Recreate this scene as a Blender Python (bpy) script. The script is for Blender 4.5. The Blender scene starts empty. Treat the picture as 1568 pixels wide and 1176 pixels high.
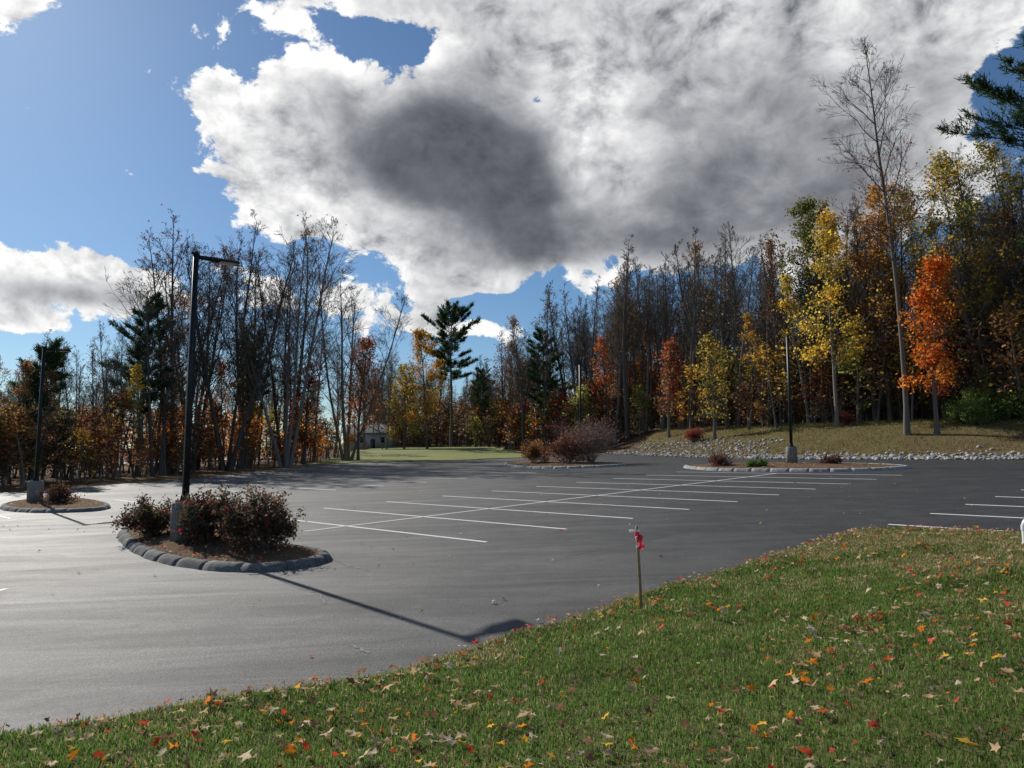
import bpy, math, random
import numpy as np
from mathutils import Vector, Matrix
rad=math.radians
scene=bpy.context.scene
RNG=np.random.default_rng(7); random.seed(7)
SUN_AZ,SUN_EL=-41.0,32.5     # degrees: azimuth from +Y (negative = left), elevation

# ------------------------------------------------------------------ helpers
def smooth(t): 
    t=np.clip(t,0,1); return t*t*(3-2*t)
def link(o,parent=None):
    scene.collection.objects.link(o)
    if parent: o.parent=parent
    return o
def empty(name,loc=(0,0,0)):
    o=bpy.data.objects.new(name,None); o.location=loc; o.empty_display_size=.3; return link(o)
def mesh(name,V,groups,mats,col=None,smooth_sh=False):
    me=bpy.data.meshes.new(name)
    V=np.asarray(V,dtype=np.float32)
    groups=[(np.asarray(F,dtype=np.int32),m) for F,m in groups if len(F)]
    loops=np.concatenate([F.ravel() for F,m in groups])
    starts=[];mi=[];o=0
    for F,m in groups:
        n,k=F.shape; starts.append(o+np.arange(n)*k); o+=n*k; mi.append(np.full(n,m))
    starts=np.concatenate(starts).astype(np.int32); mi=np.concatenate(mi).astype(np.int32)
    me.vertices.add(len(V)); me.vertices.foreach_set('co',V.ravel())
    me.loops.add(len(loops)); me.loops.foreach_set('vertex_index',loops)
    me.polygons.add(len(starts)); me.polygons.foreach_set('loop_start',starts)
    me.polygons.foreach_set('material_index',mi)
    if smooth_sh: me.polygons.foreach_set('use_smooth',np.ones(len(starts),dtype=bool))
    for m in mats: me.materials.append(m)
    me.update(calc_edges=True)
    if col is not None:
        a=me.color_attributes.new('Col','FLOAT_COLOR','POINT')
        c=np.ones((len(V),4),dtype=np.float32); c[:,:3]=col; a.data.foreach_set('color',c.ravel())
    return me
def obj(name,me,parent=None,loc=(0,0,0),rot=(0,0,0),sc=1):
    o=bpy.data.objects.new(name,me); o.location=loc; o.rotation_euler=rot
    o.scale=(sc,sc,sc) if not hasattr(sc,'__len__') else sc
    return link(o,parent)
class Geo:
    def __init__(s): s.V=[];s.C=[];s.G={};s.n=0
    def add(s,V,F,mat=0,col=(1,1,1)):
        V=np.asarray(V,float);F=np.asarray(F)
        s.V.append(V); c=np.empty((len(V),3)); c[:]=col; s.C.append(c)
        s.G.setdefault((mat,F.shape[1]),[]).append(F+s.n); s.n+=len(V)
    def mesh(s,name,mats,sm=False):
        return mesh(name,np.concatenate(s.V),[(np.concatenate(f),k[0]) for k,f in s.G.items()],mats,np.concatenate(s.C),sm)
    def tube(s,P,R,k=4,mat=0,col=(1,1,1),cap=False):
        P=np.asarray(P,float);R=np.asarray(R,float);n=len(P)
        T=np.gradient(P,axis=0);T/=np.linalg.norm(T,axis=1)[:,None]+1e-9
        ref=np.array([1.,0,0]) if abs(T[0][0])<.8 else np.array([0,1.,0])
        A=np.cross(T,ref);A/=np.linalg.norm(A,axis=1)[:,None]+1e-9
        B=np.cross(T,A)
        a=np.arange(k)*2*math.pi/k
        V=P[:,None,:]+R[:,None,None]*(A[:,None,:]*np.cos(a)[None,:,None]+B[:,None,:]*np.sin(a)[None,:,None])
        i=np.arange(n-1)[:,None]*k;j=np.arange(k)[None,:];j2=(j+1)%k
        F=np.stack([i+j,i+j2,i+k+j2,i+k+j],-1).reshape(-1,4)
        s.add(V.reshape(-1,3),F,mat,col)
        if cap:
            s.G.setdefault((mat,k),[]).append((np.arange(k)+s.n-k)[None,:])
            s.G.setdefault((mat,k),[]).append((np.arange(k)[::-1]+s.n-n*k)[None,:])
    def box(s,c,d,mat=0,col=(1,1,1),rz=0,bev=0.0):
        bm_=np.array([[x,y,z] for z in(-.5,.5) for y in(-.5,.5) for x in(-.5,.5)],float)*np.array(d)
        if bev: bm_[4:,:2]*=(1-bev)
        R=np.array([[math.cos(rz),-math.sin(rz),0],[math.sin(rz),math.cos(rz),0],[0,0,1]])
        s.add(bm_@R.T+np.array(c),[[0,2,3,1],[4,5,7,6],[0,1,5,4],[2,6,7,3],[0,4,6,2],[1,3,7,5]],mat,col)

# ------------------------------------------------------------------ materials
def mat(name):
    m=bpy.data.materials.new(name); m.use_nodes=True
    nt=m.node_tree; nt.nodes.clear(); out=nt.nodes.new('ShaderNodeOutputMaterial')
    return m,nt,out
def nd(nt,t,ins=None,**kw):
    n=nt.nodes.new(t)
    for k,v in kw.items(): setattr(n,k,v)
    if ins:
        for k,v in ins.items():
            if isinstance(v,bpy.types.NodeSocket): nt.links.new(v,n.inputs[k])
            else: n.inputs[k].default_value=v
    return n
def ramp(nt,fac,stops):
    r=nt.nodes.new('ShaderNodeValToRGB'); e=r.color_ramp.elements
    while len(e)<len(stops): e.new(.5)
    for i,(p,c) in enumerate(stops): e[i].position=p; e[i].color=(*c,1)
    nt.links.new(fac,r.inputs[0]); return r.outputs[0]
def noise(nt,scale,detail=4,rough=.55,vec=None,dist=0):
    if vec is None: vec=nd(nt,'ShaderNodeNewGeometry').outputs['Position']
    return nd(nt,'ShaderNodeTexNoise',{'Vector':vec,'Scale':scale,'Detail':detail,'Roughness':rough,'Distortion':dist}).outputs['Fac']
def mix(nt,f,a,b,bt='MIX'):
    n=nt.nodes.new('ShaderNodeMix'); n.data_type='RGBA'; n.blend_type=bt
    for i,v in ((0,f),(6,a),(7,b)):
        if isinstance(v,bpy.types.NodeSocket): nt.links.new(v,n.inputs[i])
        else: n.inputs[i].default_value=v if i==0 else (*v,1)
    return n.outputs[2]
def math_(nt,op,a,b=0.,c=0.,clamp=False):
    n=nt.nodes.new('ShaderNodeMath'); n.operation=op; n.use_clamp=clamp
    for i,v in enumerate((a,b,c)):
        if isinstance(v,bpy.types.NodeSocket): nt.links.new(v,n.inputs[i])
        else: n.inputs[i].default_value=v
    return n.outputs[0]
def princ(nt,out,col,rough=.8,spec=.3,metal=0,bump=None,bstr=.3,bdist=.02):
    ins={'Roughness':rough,'Metallic':metal,'Specular IOR Level':spec}
    p=nd(nt,'ShaderNodeBsdfPrincipled',ins)
    if isinstance(col,bpy.types.NodeSocket): nt.links.new(col,p.inputs['Base Color'])
    else: p.inputs['Base Color'].default_value=(*col,1)
    if bump is not None:
        b=nd(nt,'ShaderNodeBump',{'Height':bump,'Strength':bstr,'Distance':bdist}); nt.links.new(b.outputs[0],p.inputs['Normal'])
    nt.links.new(p.outputs[0],out.inputs[0]); return p
def simple(name,c1,c2,scale=5,rough=.8,spec=.3,metal=0,bstr=.3,bdist=.01):
    m,nt,out=mat(name); n=noise(nt,scale,5,.6)
    princ(nt,out,ramp(nt,n,[(.3,c1),(.7,c2)]),rough,spec,metal,n,bstr,bdist); return m
def leafmat(name,trans=.5,gain=1.0,rand=.25):
    m,nt,out=mat(name)
    c=nd(nt,'ShaderNodeAttribute',attribute_name='Col').outputs['Color']
    oi=nd(nt,'ShaderNodeObjectInfo').outputs['Random']
    v=math_(nt,'MULTIPLY_ADD',oi,rand*2,gain-rand)
    h=math_(nt,'MULTIPLY_ADD',oi,.03,.485)
    hs=nd(nt,'ShaderNodeHueSaturation',{'Hue':h,'Saturation':1.0,'Value':v,'Color':c}).outputs[0]
    d=nd(nt,'ShaderNodeBsdfDiffuse',{'Color':hs}); t=nd(nt,'ShaderNodeBsdfTranslucent',{'Color':hs})
    mx=nd(nt,'ShaderNodeMixShader',{0:trans,1:d.outputs[0],2:t.outputs[0]})
    nt.links.new(mx.outputs[0],out.inputs[0]); return m
def barkmat(name,c1,c2):
    m,nt,out=mat(name);oi=nd(nt,'ShaderNodeObjectInfo').outputs['Random'];c=mix(nt,oi,c1,c2)
    nt.links.new(nd(nt,'ShaderNodeBsdfDiffuse',{'Color':c}).outputs[0],out.inputs[0]);return m

M_leaf=leafmat('leaf_foliage',.55,1.25,.3)
M_needle=leafmat('pine_needles',.35,1.5)
M_bark=barkmat('bark',(.1,.088,.076),(.22,.2,.175))
M_barkl=barkmat('grey_bark',(.15,.13,.11),(.18,.16,.14))

# ------------------------------------------------------------------ terrain functions (metres, eye above origin)
def plane(x,y):
    x=np.asarray(x,float);y=np.asarray(y,float)
    return .035*np.clip(x,-70,60)+.027*np.clip(y,-30,125)
HE=np.array([(9,67),(12,58),(14.5,50),(18.5,45),(22.5,41),(28,36.5),(36,31),(60,15)],float)
def sdist(x,y,E):
    x=np.asarray(x,float);y=np.asarray(y,float)
    best=np.full(np.broadcast(x,y).shape,1e9);sg=np.zeros_like(best)
    for a,b in zip(E[:-1],E[1:]):
        d=b-a;t=np.clip(((x-a[0])*d[0]+(y-a[1])*d[1])/(d@d),0,1)
        q=np.hypot(x-a[0]-t*d[0],y-a[1]-t*d[1]);cr=d[0]*(y-a[1])-d[1]*(x-a[0])
        m=q<best-1e-6;best=np.where(m,q,best);sg=np.where(m,np.sign(cr),sg)
    return best*sg
def hill(x,y):
    s=sdist(x,y,HE);x=np.asarray(x,float);y=np.asarray(y,float)
    return 2.1*smooth(s/11)*smooth((x-8.5)/8)*(s>0)+3.2*smooth((s-12)/35)*(s>0)*smooth((x-5)/20)+3.5*smooth((y-104)/45)*smooth((x+45)/25)
def H(x,y): return plane(x,y)+hill(x,y)

# ground sheet
gx=np.concatenate([[-1500,-700,-350,-200,-130],np.arange(-100,100.1,2),[130,200,350,700,1500]])
gy=np.concatenate([[-1500,-700,-300,-120,-60],np.arange(-30,150.1,2),[180,250,400,800,1500]])
X,Y=np.meshgrid(gx,gy);Z=H(X,Y)-.03-.15*(sdist(X,Y,HE)>-1.5)
Z+=np.where(Y>70,np.sin(X*.21)*np.sin(Y*.17)*.08-.05,0)
nx,ny=len(gx),len(gy)
i=(np.arange(ny-1)[:,None]*nx+np.arange(nx-1)[None,:]).ravel()
m,nt,out=mat('forest_floor')
n1=noise(nt,.35,5);n2=noise(nt,6,6,.7)
c=mix(nt,n1,(.06,.04,.022),(.15,.085,.04));c2=ramp(nt,n2,[(.3,(.03,.022,.015)),(.5,(.13,.075,.035)),(.7,(.28,.14,.055))])
princ(nt,out,mix(nt,.6,c,c2),.95,.1,0,n2,.6,.05); M_floor=m
obj('ground',mesh('ground',np.stack([X,Y,Z],-1).reshape(-1,3),[(np.stack([i,i+1,i+nx+1,i+nx],-1),0)],[M_floor],None,True))

# parking lot
LE=np.array([(-45,-4),(-25,1.2),(-12,4.2),(-7.5,5.3),(-4.92,5.98),(-4.38,6.2),(-3.17,6.59),(-1.9,7.06),(-1.09,7.49),(.12,8.54),(1.76,10.25),(3.75,12.03),(5.75,13.96),(7.14,15.2),(7.78,15.65),(8.43,15.7),(10.24,14.43),(11.26,13.58),(20,6),(34,-6)],float)
back=[(60,15),(36,31),(28,36.5),(22.5,41),(18.5,45),(14.5,50),(12,58),(9,67),(6,66),(.9,64),(-6,62.8),(-13.6,66.3),(-18.2,63.4),(-19.7,53.4),(-21,47.4),(-23.8,44.7),(-25.9,41.5),(-30,38.5),(-60,30)]
lotp=[tuple(p) for p in LE]+back
lotp=[(x,y-.25) if k<len(LE) else (x,y) for k,(x,y) in enumerate(lotp)]
V=np.array([(x,y,plane(x,y)) for x,y in lotp])
m,nt,out=mat('asphalt')
pos=nd(nt,'ShaderNodeNewGeometry').outputs['Position']
xyz=nd(nt,'ShaderNodeSeparateXYZ',{0:pos})
big=noise(nt,.16,5,.6,dist=.6);med=noise(nt,1.3,6,.7,dist=.5);fine=noise(nt,42,4,.8);grit=noise(nt,120,2,.6)
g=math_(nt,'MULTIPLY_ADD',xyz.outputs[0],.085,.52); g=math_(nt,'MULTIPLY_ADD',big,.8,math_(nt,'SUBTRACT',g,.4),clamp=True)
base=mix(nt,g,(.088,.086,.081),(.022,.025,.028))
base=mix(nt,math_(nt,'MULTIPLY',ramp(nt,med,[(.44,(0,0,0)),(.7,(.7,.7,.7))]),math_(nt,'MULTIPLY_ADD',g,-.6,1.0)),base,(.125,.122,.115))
# drainage and tyre streaks, stretched along the driving aisle
mp=nd(nt,'ShaderNodeMapping',{'Vector':pos,'Rotation':(0,0,rad(50)),'Scale':(.14,.9,1)}).outputs[0]
stk=noise(nt,1.0,7,.72,mp,1.2)
wear=math_(nt,'MULTIPLY_ADD',g,-.5,.62)
base=mix(nt,math_(nt,'MULTIPLY',ramp(nt,stk,[(.46,(0,0,0)),(.64,(1,1,1))]),wear),base,(.17,.166,.155))
base=mix(nt,ramp(nt,stk,[(.3,(.6,.6,.6)),(.44,(0,0,0))]),base,(.028,.03,.032))
base=mix(nt,.95,base,ramp(nt,fine,[(.34,(.12,.12,.12)),(.68,(.85,.85,.85))]),'OVERLAY')
spk=ramp(nt,grit,[(.58,(0,0,0)),(.72,(.5,.5,.5))])
base=mix(nt,spk,base,(.22,.215,.205))
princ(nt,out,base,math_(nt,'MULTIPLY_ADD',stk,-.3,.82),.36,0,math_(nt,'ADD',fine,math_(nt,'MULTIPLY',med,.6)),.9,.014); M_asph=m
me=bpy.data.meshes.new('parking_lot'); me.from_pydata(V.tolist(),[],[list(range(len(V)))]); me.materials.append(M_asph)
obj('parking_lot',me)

# painted lines
m,nt,out=mat('road_paint');n=noise(nt,16,6,.75);princ(nt,out,ramp(nt,n,[(.32,(.25,.25,.25)),(.42,(.7,.7,.68)),(.7,(.82,.82,.8))]),.7,.3);M_paint=m
G=Geo()
def strip(G,pts,w,dz,mat=0,col=(1,1,1)):
    P=np.array(pts,float);T=np.gradient(P,axis=0);T/=np.linalg.norm(T,axis=1)[:,None]
    N=np.stack([-T[:,1],T[:,0]],-1)*w/2
    A=P+N;B=P-N;Q=np.concatenate([A,B]);z=plane(Q[:,0],Q[:,1])+dz
    n=len(P);k=np.arange(n-1)
    G.add(np.column_stack([Q,z]),np.stack([k+n,k+n+1,k+1,k],-1),mat,col)
st=np.array([1.87,1.56]);R0=np.array([-.56,15.81]);SD=np.array([-7.75,7.25])
for k in range(0,10):
    a=R0+st*k; strip(G,[a,a+SD],.1,.004)
a=R0+SD*.5; strip(G,[a-st*.5,a+st*9],.1,.008)
for k in range(-3,9):
    a=R0+st*k+SD+np.array([-5.3,4.95]); strip(G,[a,a+SD*(.5 if k<4 else 1)],.1,.004)
for k in range(0,8):
    a=np.array([8.51,16.3])+st*k; strip(G,[a,a+np.array([3.9,-3.8])],.12,.004)
strip(G,[(-9.5,11.3),(-8.75,12.2),(-8.7,12.5)],.1,.004)
obj('parking_lines',G.mesh('parking_lines',[M_paint]))
M_crack=simple('crack_filler',(.16,.155,.15),(.3,.29,.28),20,.9,.2)
M_crackd=simple('crack_dark',(.025,.025,.025),(.06,.06,.06),20,.9,.2)
G=Geo()
def wob(pts,n=14,amp=.07):
    P=np.array(pts,float);t=np.linspace(0,len(P)-1,n*(len(P)-1)+1)
    Q=np.stack([np.interp(t,np.arange(len(P)),P[:,c]) for c in(0,1)],-1)
    return Q+np.cumsum(RNG.normal(0,amp*.25,Q.shape),0)*.6+RNG.normal(0,amp*.2,Q.shape)
for pts,w,mm in [([(-4.5,13.1),(-3.6,12.1),(-2.9,11.3),(-2.6,10.6)],.04,0),([(-3.24,13.85),(-2.56,12.96)],.035,0),([(-1.88,8.45),(-1.56,8.17)],.035,0),
   ([(-9,12.4),(-7.9,9.5),(-7.3,8.2)],.012,1),([(1,13.6),(4,16.5),(7,18)],.01,1),([(-14,15),(-11.5,14.5),(-10,12)],.02,0),([(0,21),(5,26),(8,27)],.015,1)]:
    strip(G,wob(pts),w,.005,mm)
obj('asphalt_cracks',G.mesh('asphalt_cracks',[M_crack,M_crackd]))

# ------------------------------------------------------------------ front lawn
def lawnH(x,y):
    d=np.abs(sdist(x,y,LE))
    return plane(x,y)+.035+.55*smooth(d/8.5)+.012*np.sin(x*2.1+y)*np.sin(y*1.7-x)
def smoothline(E,n,it=3):
    for _ in range(it):
        E=np.concatenate([[E[0]],np.stack([E[:-1]*.75+E[1:]*.25,E[:-1]*.25+E[1:]*.75],1).reshape(-1,2),[E[-1]]])
    s=np.concatenate([[0],np.cumsum(np.linalg.norm(np.diff(E,axis=0),axis=1))])
    return np.stack([np.interp(np.linspace(0,s[-1],n),s,E[:,c]) for c in(0,1)],-1)
ES=smoothline(LE,400,2)
ES=ES+np.stack([np.zeros(400),.03*np.sin(np.arange(400)*1.3)+.04*np.sin(np.arange(400)*.47)],-1)
BS=np.stack([np.linspace(-30,34,400),np.full(400,-14.)],-1)
tt=np.concatenate([[0,0.0001],np.linspace(.004,1,70)])
Vg=ES[None]*(1-tt[:,None,None])+BS[None]*tt[:,None,None]
Zg=lawnH(Vg[...,0],Vg[...,1]);Zg[0]-=.08
V=np.concatenate([Vg,Zg[...,None]],-1).reshape(-1,3)
nx=400;i=(np.arange(len(tt)-1)[:,None]*nx+np.arange(nx-1)[None]).ravel()
m,nt,out=mat('lawn_soil')
n1=noise(nt,.6,5);n2=noise(nt,30,5,.7)
c=ramp(nt,n1,[(.35,(.06,.09,.025)),(.65,(.14,.125,.05))])
princ(nt,out,mix(nt,.5,c,ramp(nt,n2,[(.3,(.04,.04,.02)),(.7,(.2,.16,.09))])),.95,.1,0,n2,.6,.02)
lawn=obj('lawn',mesh('lawn',V,[(np.stack([i+nx,i+nx+1,i+1,i],-1),0)],[m],None,True))

def pip(x,y,poly):
    ins=np.zeros(len(x),bool);n=len(poly);j=n-1
    for i in range(n):
        xi,yi=poly[i];xj,yj=poly[j]
        if yi!=yj:
            c=((yi>y)!=(yj>y))&(x<(xj-xi)*(y-yi)/(yj-yi)+xi); ins^=c
        j=i
    return ins
lawnpoly=np.concatenate([ES,BS[::-1]])
def fbm(x,y,s=1.0,seed=0):
    r=np.random.default_rng(seed);o=np.zeros_like(x);a=1.
    for k in range(5):
        for _ in range(3):
            th=r.uniform(0,6.28);o+=a*np.sin((x*math.cos(th)+y*math.sin(th))*s+r.uniform(0,6.28))
        a*=.6;s*=1.9
    return o/4
def blades(name,x,y,z,h,w,mats,col,lean=.5):
    n=len(x);th=RNG.uniform(0,6.283,n);la=RNG.uniform(0,6.283,n);ln=RNG.uniform(.1,1,n)*lean*h
    dx,dy=np.cos(th)*w/2,np.sin(th)*w/2
    mx,my=np.cos(la)*ln,np.sin(la)*ln
    V=np.empty((n,5,3))
    V[:,0]=np.stack([x-dx,y-dy,z-.01],-1);V[:,1]=np.stack([x+dx,y+dy,z-.01],-1)
    V[:,2]=np.stack([x+dx*.8+mx*.35,y+dy*.8+my*.35,z+h*.55],-1);V[:,3]=np.stack([x-dx*.8+mx*.35,y-dy*.8+my*.35,z+h*.55],-1)
    V[:,4]=np.stack([x+mx,y+my,z+h*np.sqrt(np.clip(1-(ln/h)**2*.6,.1,1))],-1)
    b=np.arange(n)*5
    C=np.repeat(col,5,0)
    return mesh(name,V.reshape(-1,3),[(np.stack([b,b+1,b+2,b+3],-1),0),(np.stack([b+3,b+2,b+4],-1),0)],mats,C)
M_grass=leafmat('grass_blade',.55,1.05,0)
N=560000
r=3.0+RNG.uniform(0,1,N)**.9*17;a=RNG.uniform(rad(-50),rad(50),N)
x=np.sin(a)*r;y=np.cos(a)*r
k=pip(x,y,lawnpoly);x,y,r=x[k],y[k],r[k]
f1=fbm(x,y,.55,1);f2=fbm(x,y,2.4,2);f3=fbm(x,y,7,3)
edge=np.exp(-np.abs(sdist(x,y,LE))/.35)
dry=np.clip(.45*f1+.5*f2+.35*f3+.07*(x)-.16+.5*edge,0,1)
u=RNG.uniform(0,1,len(x))
g1=np.array([.08,.165,.028]);g2=np.array([.19,.285,.065]);g3=np.array([.48,.37,.2])
col=g1+(g2-g1)*u[:,None]; isdry=RNG.uniform(0,1,len(x))<(.1+.66*dry)
col=np.where(isdry[:,None],g3*(.45+.7*u[:,None]),col)*(1-.5*np.clip(-f3,0,1)-.3*np.clip(-f2,0,1))[:,None]
h=RNG.uniform(.025,.065,len(x))*(1-.4*dry)*(1+.25*f1.clip(-1,1)+.3*f3.clip(-1,1))
obj('grass',blades('grass',x,y,lawnH(x,y),h,.004+.0007*r,[M_grass],col,.9),lawn)

# fallen leaves
def star():
    a=[]
    for q in range(10):
        th=math.pi/2+q*math.pi/5; rr=1 if q%2==0 else .5
        if q==5: rr=.3
        a.append((math.cos(th)*rr,math.sin(th)*rr))
    return np.array(a)
ST=star()
leafcols=np.array([(.62,.42,.24),(.5,.3,.16),(.78,.62,.44),(.7,.1,.04),(.95,.3,.03),(.95,.55,.08),(.32,.17,.1),(.75,.55,.32),(.85,.13,.08)])
wts=np.array([.2,.2,.18,.08,.085,.045,.12,.09,.04]);wts/=wts.sum()
def leaves_on(x,y,z,size,G):
    for X_,Y_,Z_,s_ in zip(x,y,z,size):
        c=leafcols[RNG.choice(9,p=wts)]*RNG.uniform(.7,1.1)
        ca=RNG.uniform(.1,.9)
        P=ST*s_*RNG.uniform(.7,1.15,(10,1))*np.array([RNG.uniform(.6,1),1]);zz=ca*(P[:,0]**2)/s_*RNG.choice([-1,1])+RNG.normal(0,.15*s_,10)
        Vv=np.vstack([[0,0,0],np.column_stack([P,zz])])
        R=Matrix.Rotation(RNG.uniform(0,6.28),3,'Z')@Matrix.Rotation(RNG.normal(0,.5),3,'X')@Matrix.Rotation(RNG.uniform(0,6.28),3,'Z')
        Vv=Vv@np.array(R).T;Vv[:,2]-=Vv[:,2].min()
        Vv+=np.array([X_,Y_,Z_])
        q=np.arange(10)
        G.add(Vv,np.stack([np.zeros(10,int),q+1,(q+1)%10+1],-1),0,c)
M_fl=leafmat('fallen_leaf',.4,1.0,0)
G=Geo()
N=22000;r=3.0+RNG.uniform(0,1,N)**.8*17;a=RNG.uniform(rad(-48),rad(48),N);x=np.sin(a)*r;y=np.cos(a)*r
k=pip(x,y,lawnpoly);x,y=x[k],y[k]
keep=RNG.uniform(0,1,len(x))<np.clip(.3+.6*fbm(x,y,.8,5)+.7*np.exp(-np.abs(sdist(x,y,LE))/.5),.08,1);x,y=x[keep],y[keep]
leaves_on(x,y,lawnH(x,y)+RNG.uniform(.025,.06,len(x)),.018+.05*RNG.uniform(0,1,len(x))**1.7,G)
N=300;x=RNG.uniform(-16,14,N);y=5+RNG.uniform(0,1,N)**1.3*26
k=~pip(x,y,lawnpoly)&pip(x,y,np.array(lotp));x,y=x[k],y[k]
leaves_on(x,y,plane(x,y)+.006,RNG.uniform(.025,.05,len(x)),G)
ed=ES[RNG.integers(90,330,520)]+RNG.normal(0,.07,(520,2))+np.array([-.05,.07])
leaves_on(ed[:,0],ed[:,1],plane(ed[:,0],ed[:,1])+.03,RNG.uniform(.02,.045,520),G)
obj('fallen_leaves',G.mesh('fallen_leaves',[M_fl]))

# ------------------------------------------------------------------ hillside, verge
M_blade2=leafmat('meadow_blade',.4,1.1,0)
m,nt,out=mat('hill_grass')
n1=noise(nt,.4,5,.6);n2=noise(nt,9,6,.75)
c=ramp(nt,n1,[(.3,(.15,.11,.05)),(.5,(.13,.13,.04)),(.72,(.2,.14,.075))])
princ(nt,out,mix(nt,.45,c,ramp(nt,n2,[(.3,(.05,.04,.02)),(.7,(.3,.22,.12))])),.95,.1,0,n2,.8,.08);M_hill=m
HS=smoothline(HE,140,2);td=np.linspace(0,17,50)
D=np.array([.66,.75]);Vg=HS[None]+D[None,None]*td[:,None,None]
Zg=H(Vg[...,0],Vg[...,1])+.02+.04*fbm(Vg[...,0],Vg[...,1],1.5,9)*smooth(td/2)[:,None]
Zg[0]-=.1
V=np.concatenate([Vg,Zg[...,None]],-1).reshape(-1,3);nx=140
i=(np.arange(49)[:,None]*nx+np.arange(nx-1)[None]).ravel()
obj('hillside',mesh('hillside',V,[(np.stack([i,i+1,i+nx+1,i+nx],-1),0)],[M_hill],None,True))
N=70000
k=RNG.integers(0,140,N);q=RNG.uniform(1.6,15,N);p=HS[k]+RNG.normal(0,.3,(N,2))+D*q[:,None]
f1=fbm(p[:,0],p[:,1],.5,4);u=RNG.uniform(0,1,(N,1))
brn=smooth((p[:,0]-22)/8)*smooth((6-q)/4)
col=np.where((RNG.uniform(-1,1,N)<f1+.0-2*brn)[:,None],np.array([.15,.17,.045])*(.6+.8*u),np.array([.34,.22,.12])*(.4+.8*u))
obj('meadow_grass',blades('meadow_grass',p[:,0],p[:,1],H(p[:,0],p[:,1])+.02,RNG.uniform(.06,.2,N),.03,[M_blade2],col,.8))
poly=np.array([(-18.6,63.5),(-13.6,66.4),(-6,62.9),(.9,64.1),(3,66),(1,76),(-3,90),(-8,98),(-19,112),(-22,100),(-20,78)],float)
vx,vy=np.meshgrid(np.arange(-24,6,1.),np.arange(60,115,1.));vz=H(vx,vy)+.04+.5*smooth((vy-72)/16)
nxv=vx.shape[1];i=(np.arange(vx.shape[0]-1)[:,None]*nxv+np.arange(nxv-1)[None]).ravel()
cx,cy=(vx.ravel()[i]+.5),(vy.ravel()[i]+.5);i=i[pip(cx,cy,poly)]
m,nt,out=mat('verge_grass');n1=noise(nt,.25,4);n2=noise(nt,5,6,.7)
c=ramp(nt,n1,[(.35,(.14,.2,.045)),(.65,(.24,.25,.08))])
princ(nt,out,mix(nt,.3,c,ramp(nt,n2,[(.3,(.08,.08,.03)),(.7,(.3,.22,.1))])),.9,.15,0,n2,.5,.05)
obj('grass_verge',mesh('grass_verge',np.stack([vx,vy,vz],-1).reshape(-1,3),[(np.stack([i,i+1,i+nxv+1,i+nxv],-1),0)],[m],None,True))
G=Geo();xs=np.linspace(-95,-30,20)
Pq=np.stack([xs,92+(xs+60)*.15],-1);M_road=simple('pale_road',(.25,.25,.24),(.36,.36,.35),2,.8)
strip(G,Pq,9,.02);obj('road',G.mesh('road',[M_road]))

# riprap
bpy.ops.mesh.primitive_ico_sphere_add(subdivisions=2,radius=1);o=bpy.context.object
IV=np.array([v.co[:] for v in o.data.vertices]);IF=np.array([p.vertices[:] for p in o.data.polygons]);bpy.data.objects.remove(o)
def stone(G,p,s,c):
    d=RNG.normal(0,1,(6,3));d/=np.linalg.norm(d,axis=1)[:,None]
    V=IV.copy()
    for q in d:
        h=V@q;V-=np.outer(np.clip(h-.55,0,1),q)
    V*=np.array([1,RNG.uniform(.6,1),RNG.uniform(.45,.8)])*s
    th=RNG.uniform(0,6.28);R=np.array([[math.cos(th),-math.sin(th),0],[math.sin(th),math.cos(th),0],[0,0,1]])
    G.add(V@R.T+p,IF,0,c)
m,nt,out=mat('riprap_stone');c=nd(nt,'ShaderNodeAttribute',attribute_name='Col').outputs['Color'];n=noise(nt,8,5)
princ(nt,out,mix(nt,.5,c,ramp(nt,n,[(.3,(.3,.3,.3)),(.7,(.7,.7,.7))]),'OVERLAY'),.85,.3,0,n,.5,.03);M_stone=m
G=Geo()
for _ in range(5200):
    k=RNG.integers(0,140);b=HS[k]
    if b[0]>45: continue
    q=RNG.uniform(-.05,1)*6.5 if b[0]<16 else abs(RNG.normal(0,1.3))-.2
    if q>2.8 and b[0]>=16: continue
    p=b+D*q+RNG.normal(0,.25,2);s=RNG.uniform(.07,.19)
    g_=RNG.uniform(.2,.5);stone(G,np.array([p[0],p[1],float(H(p[0],p[1]))+s*.2]),s,(g_,g_*.94,g_*.88))
obj('riprap_stones',G.mesh('riprap_stones',[M_stone]))

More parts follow.
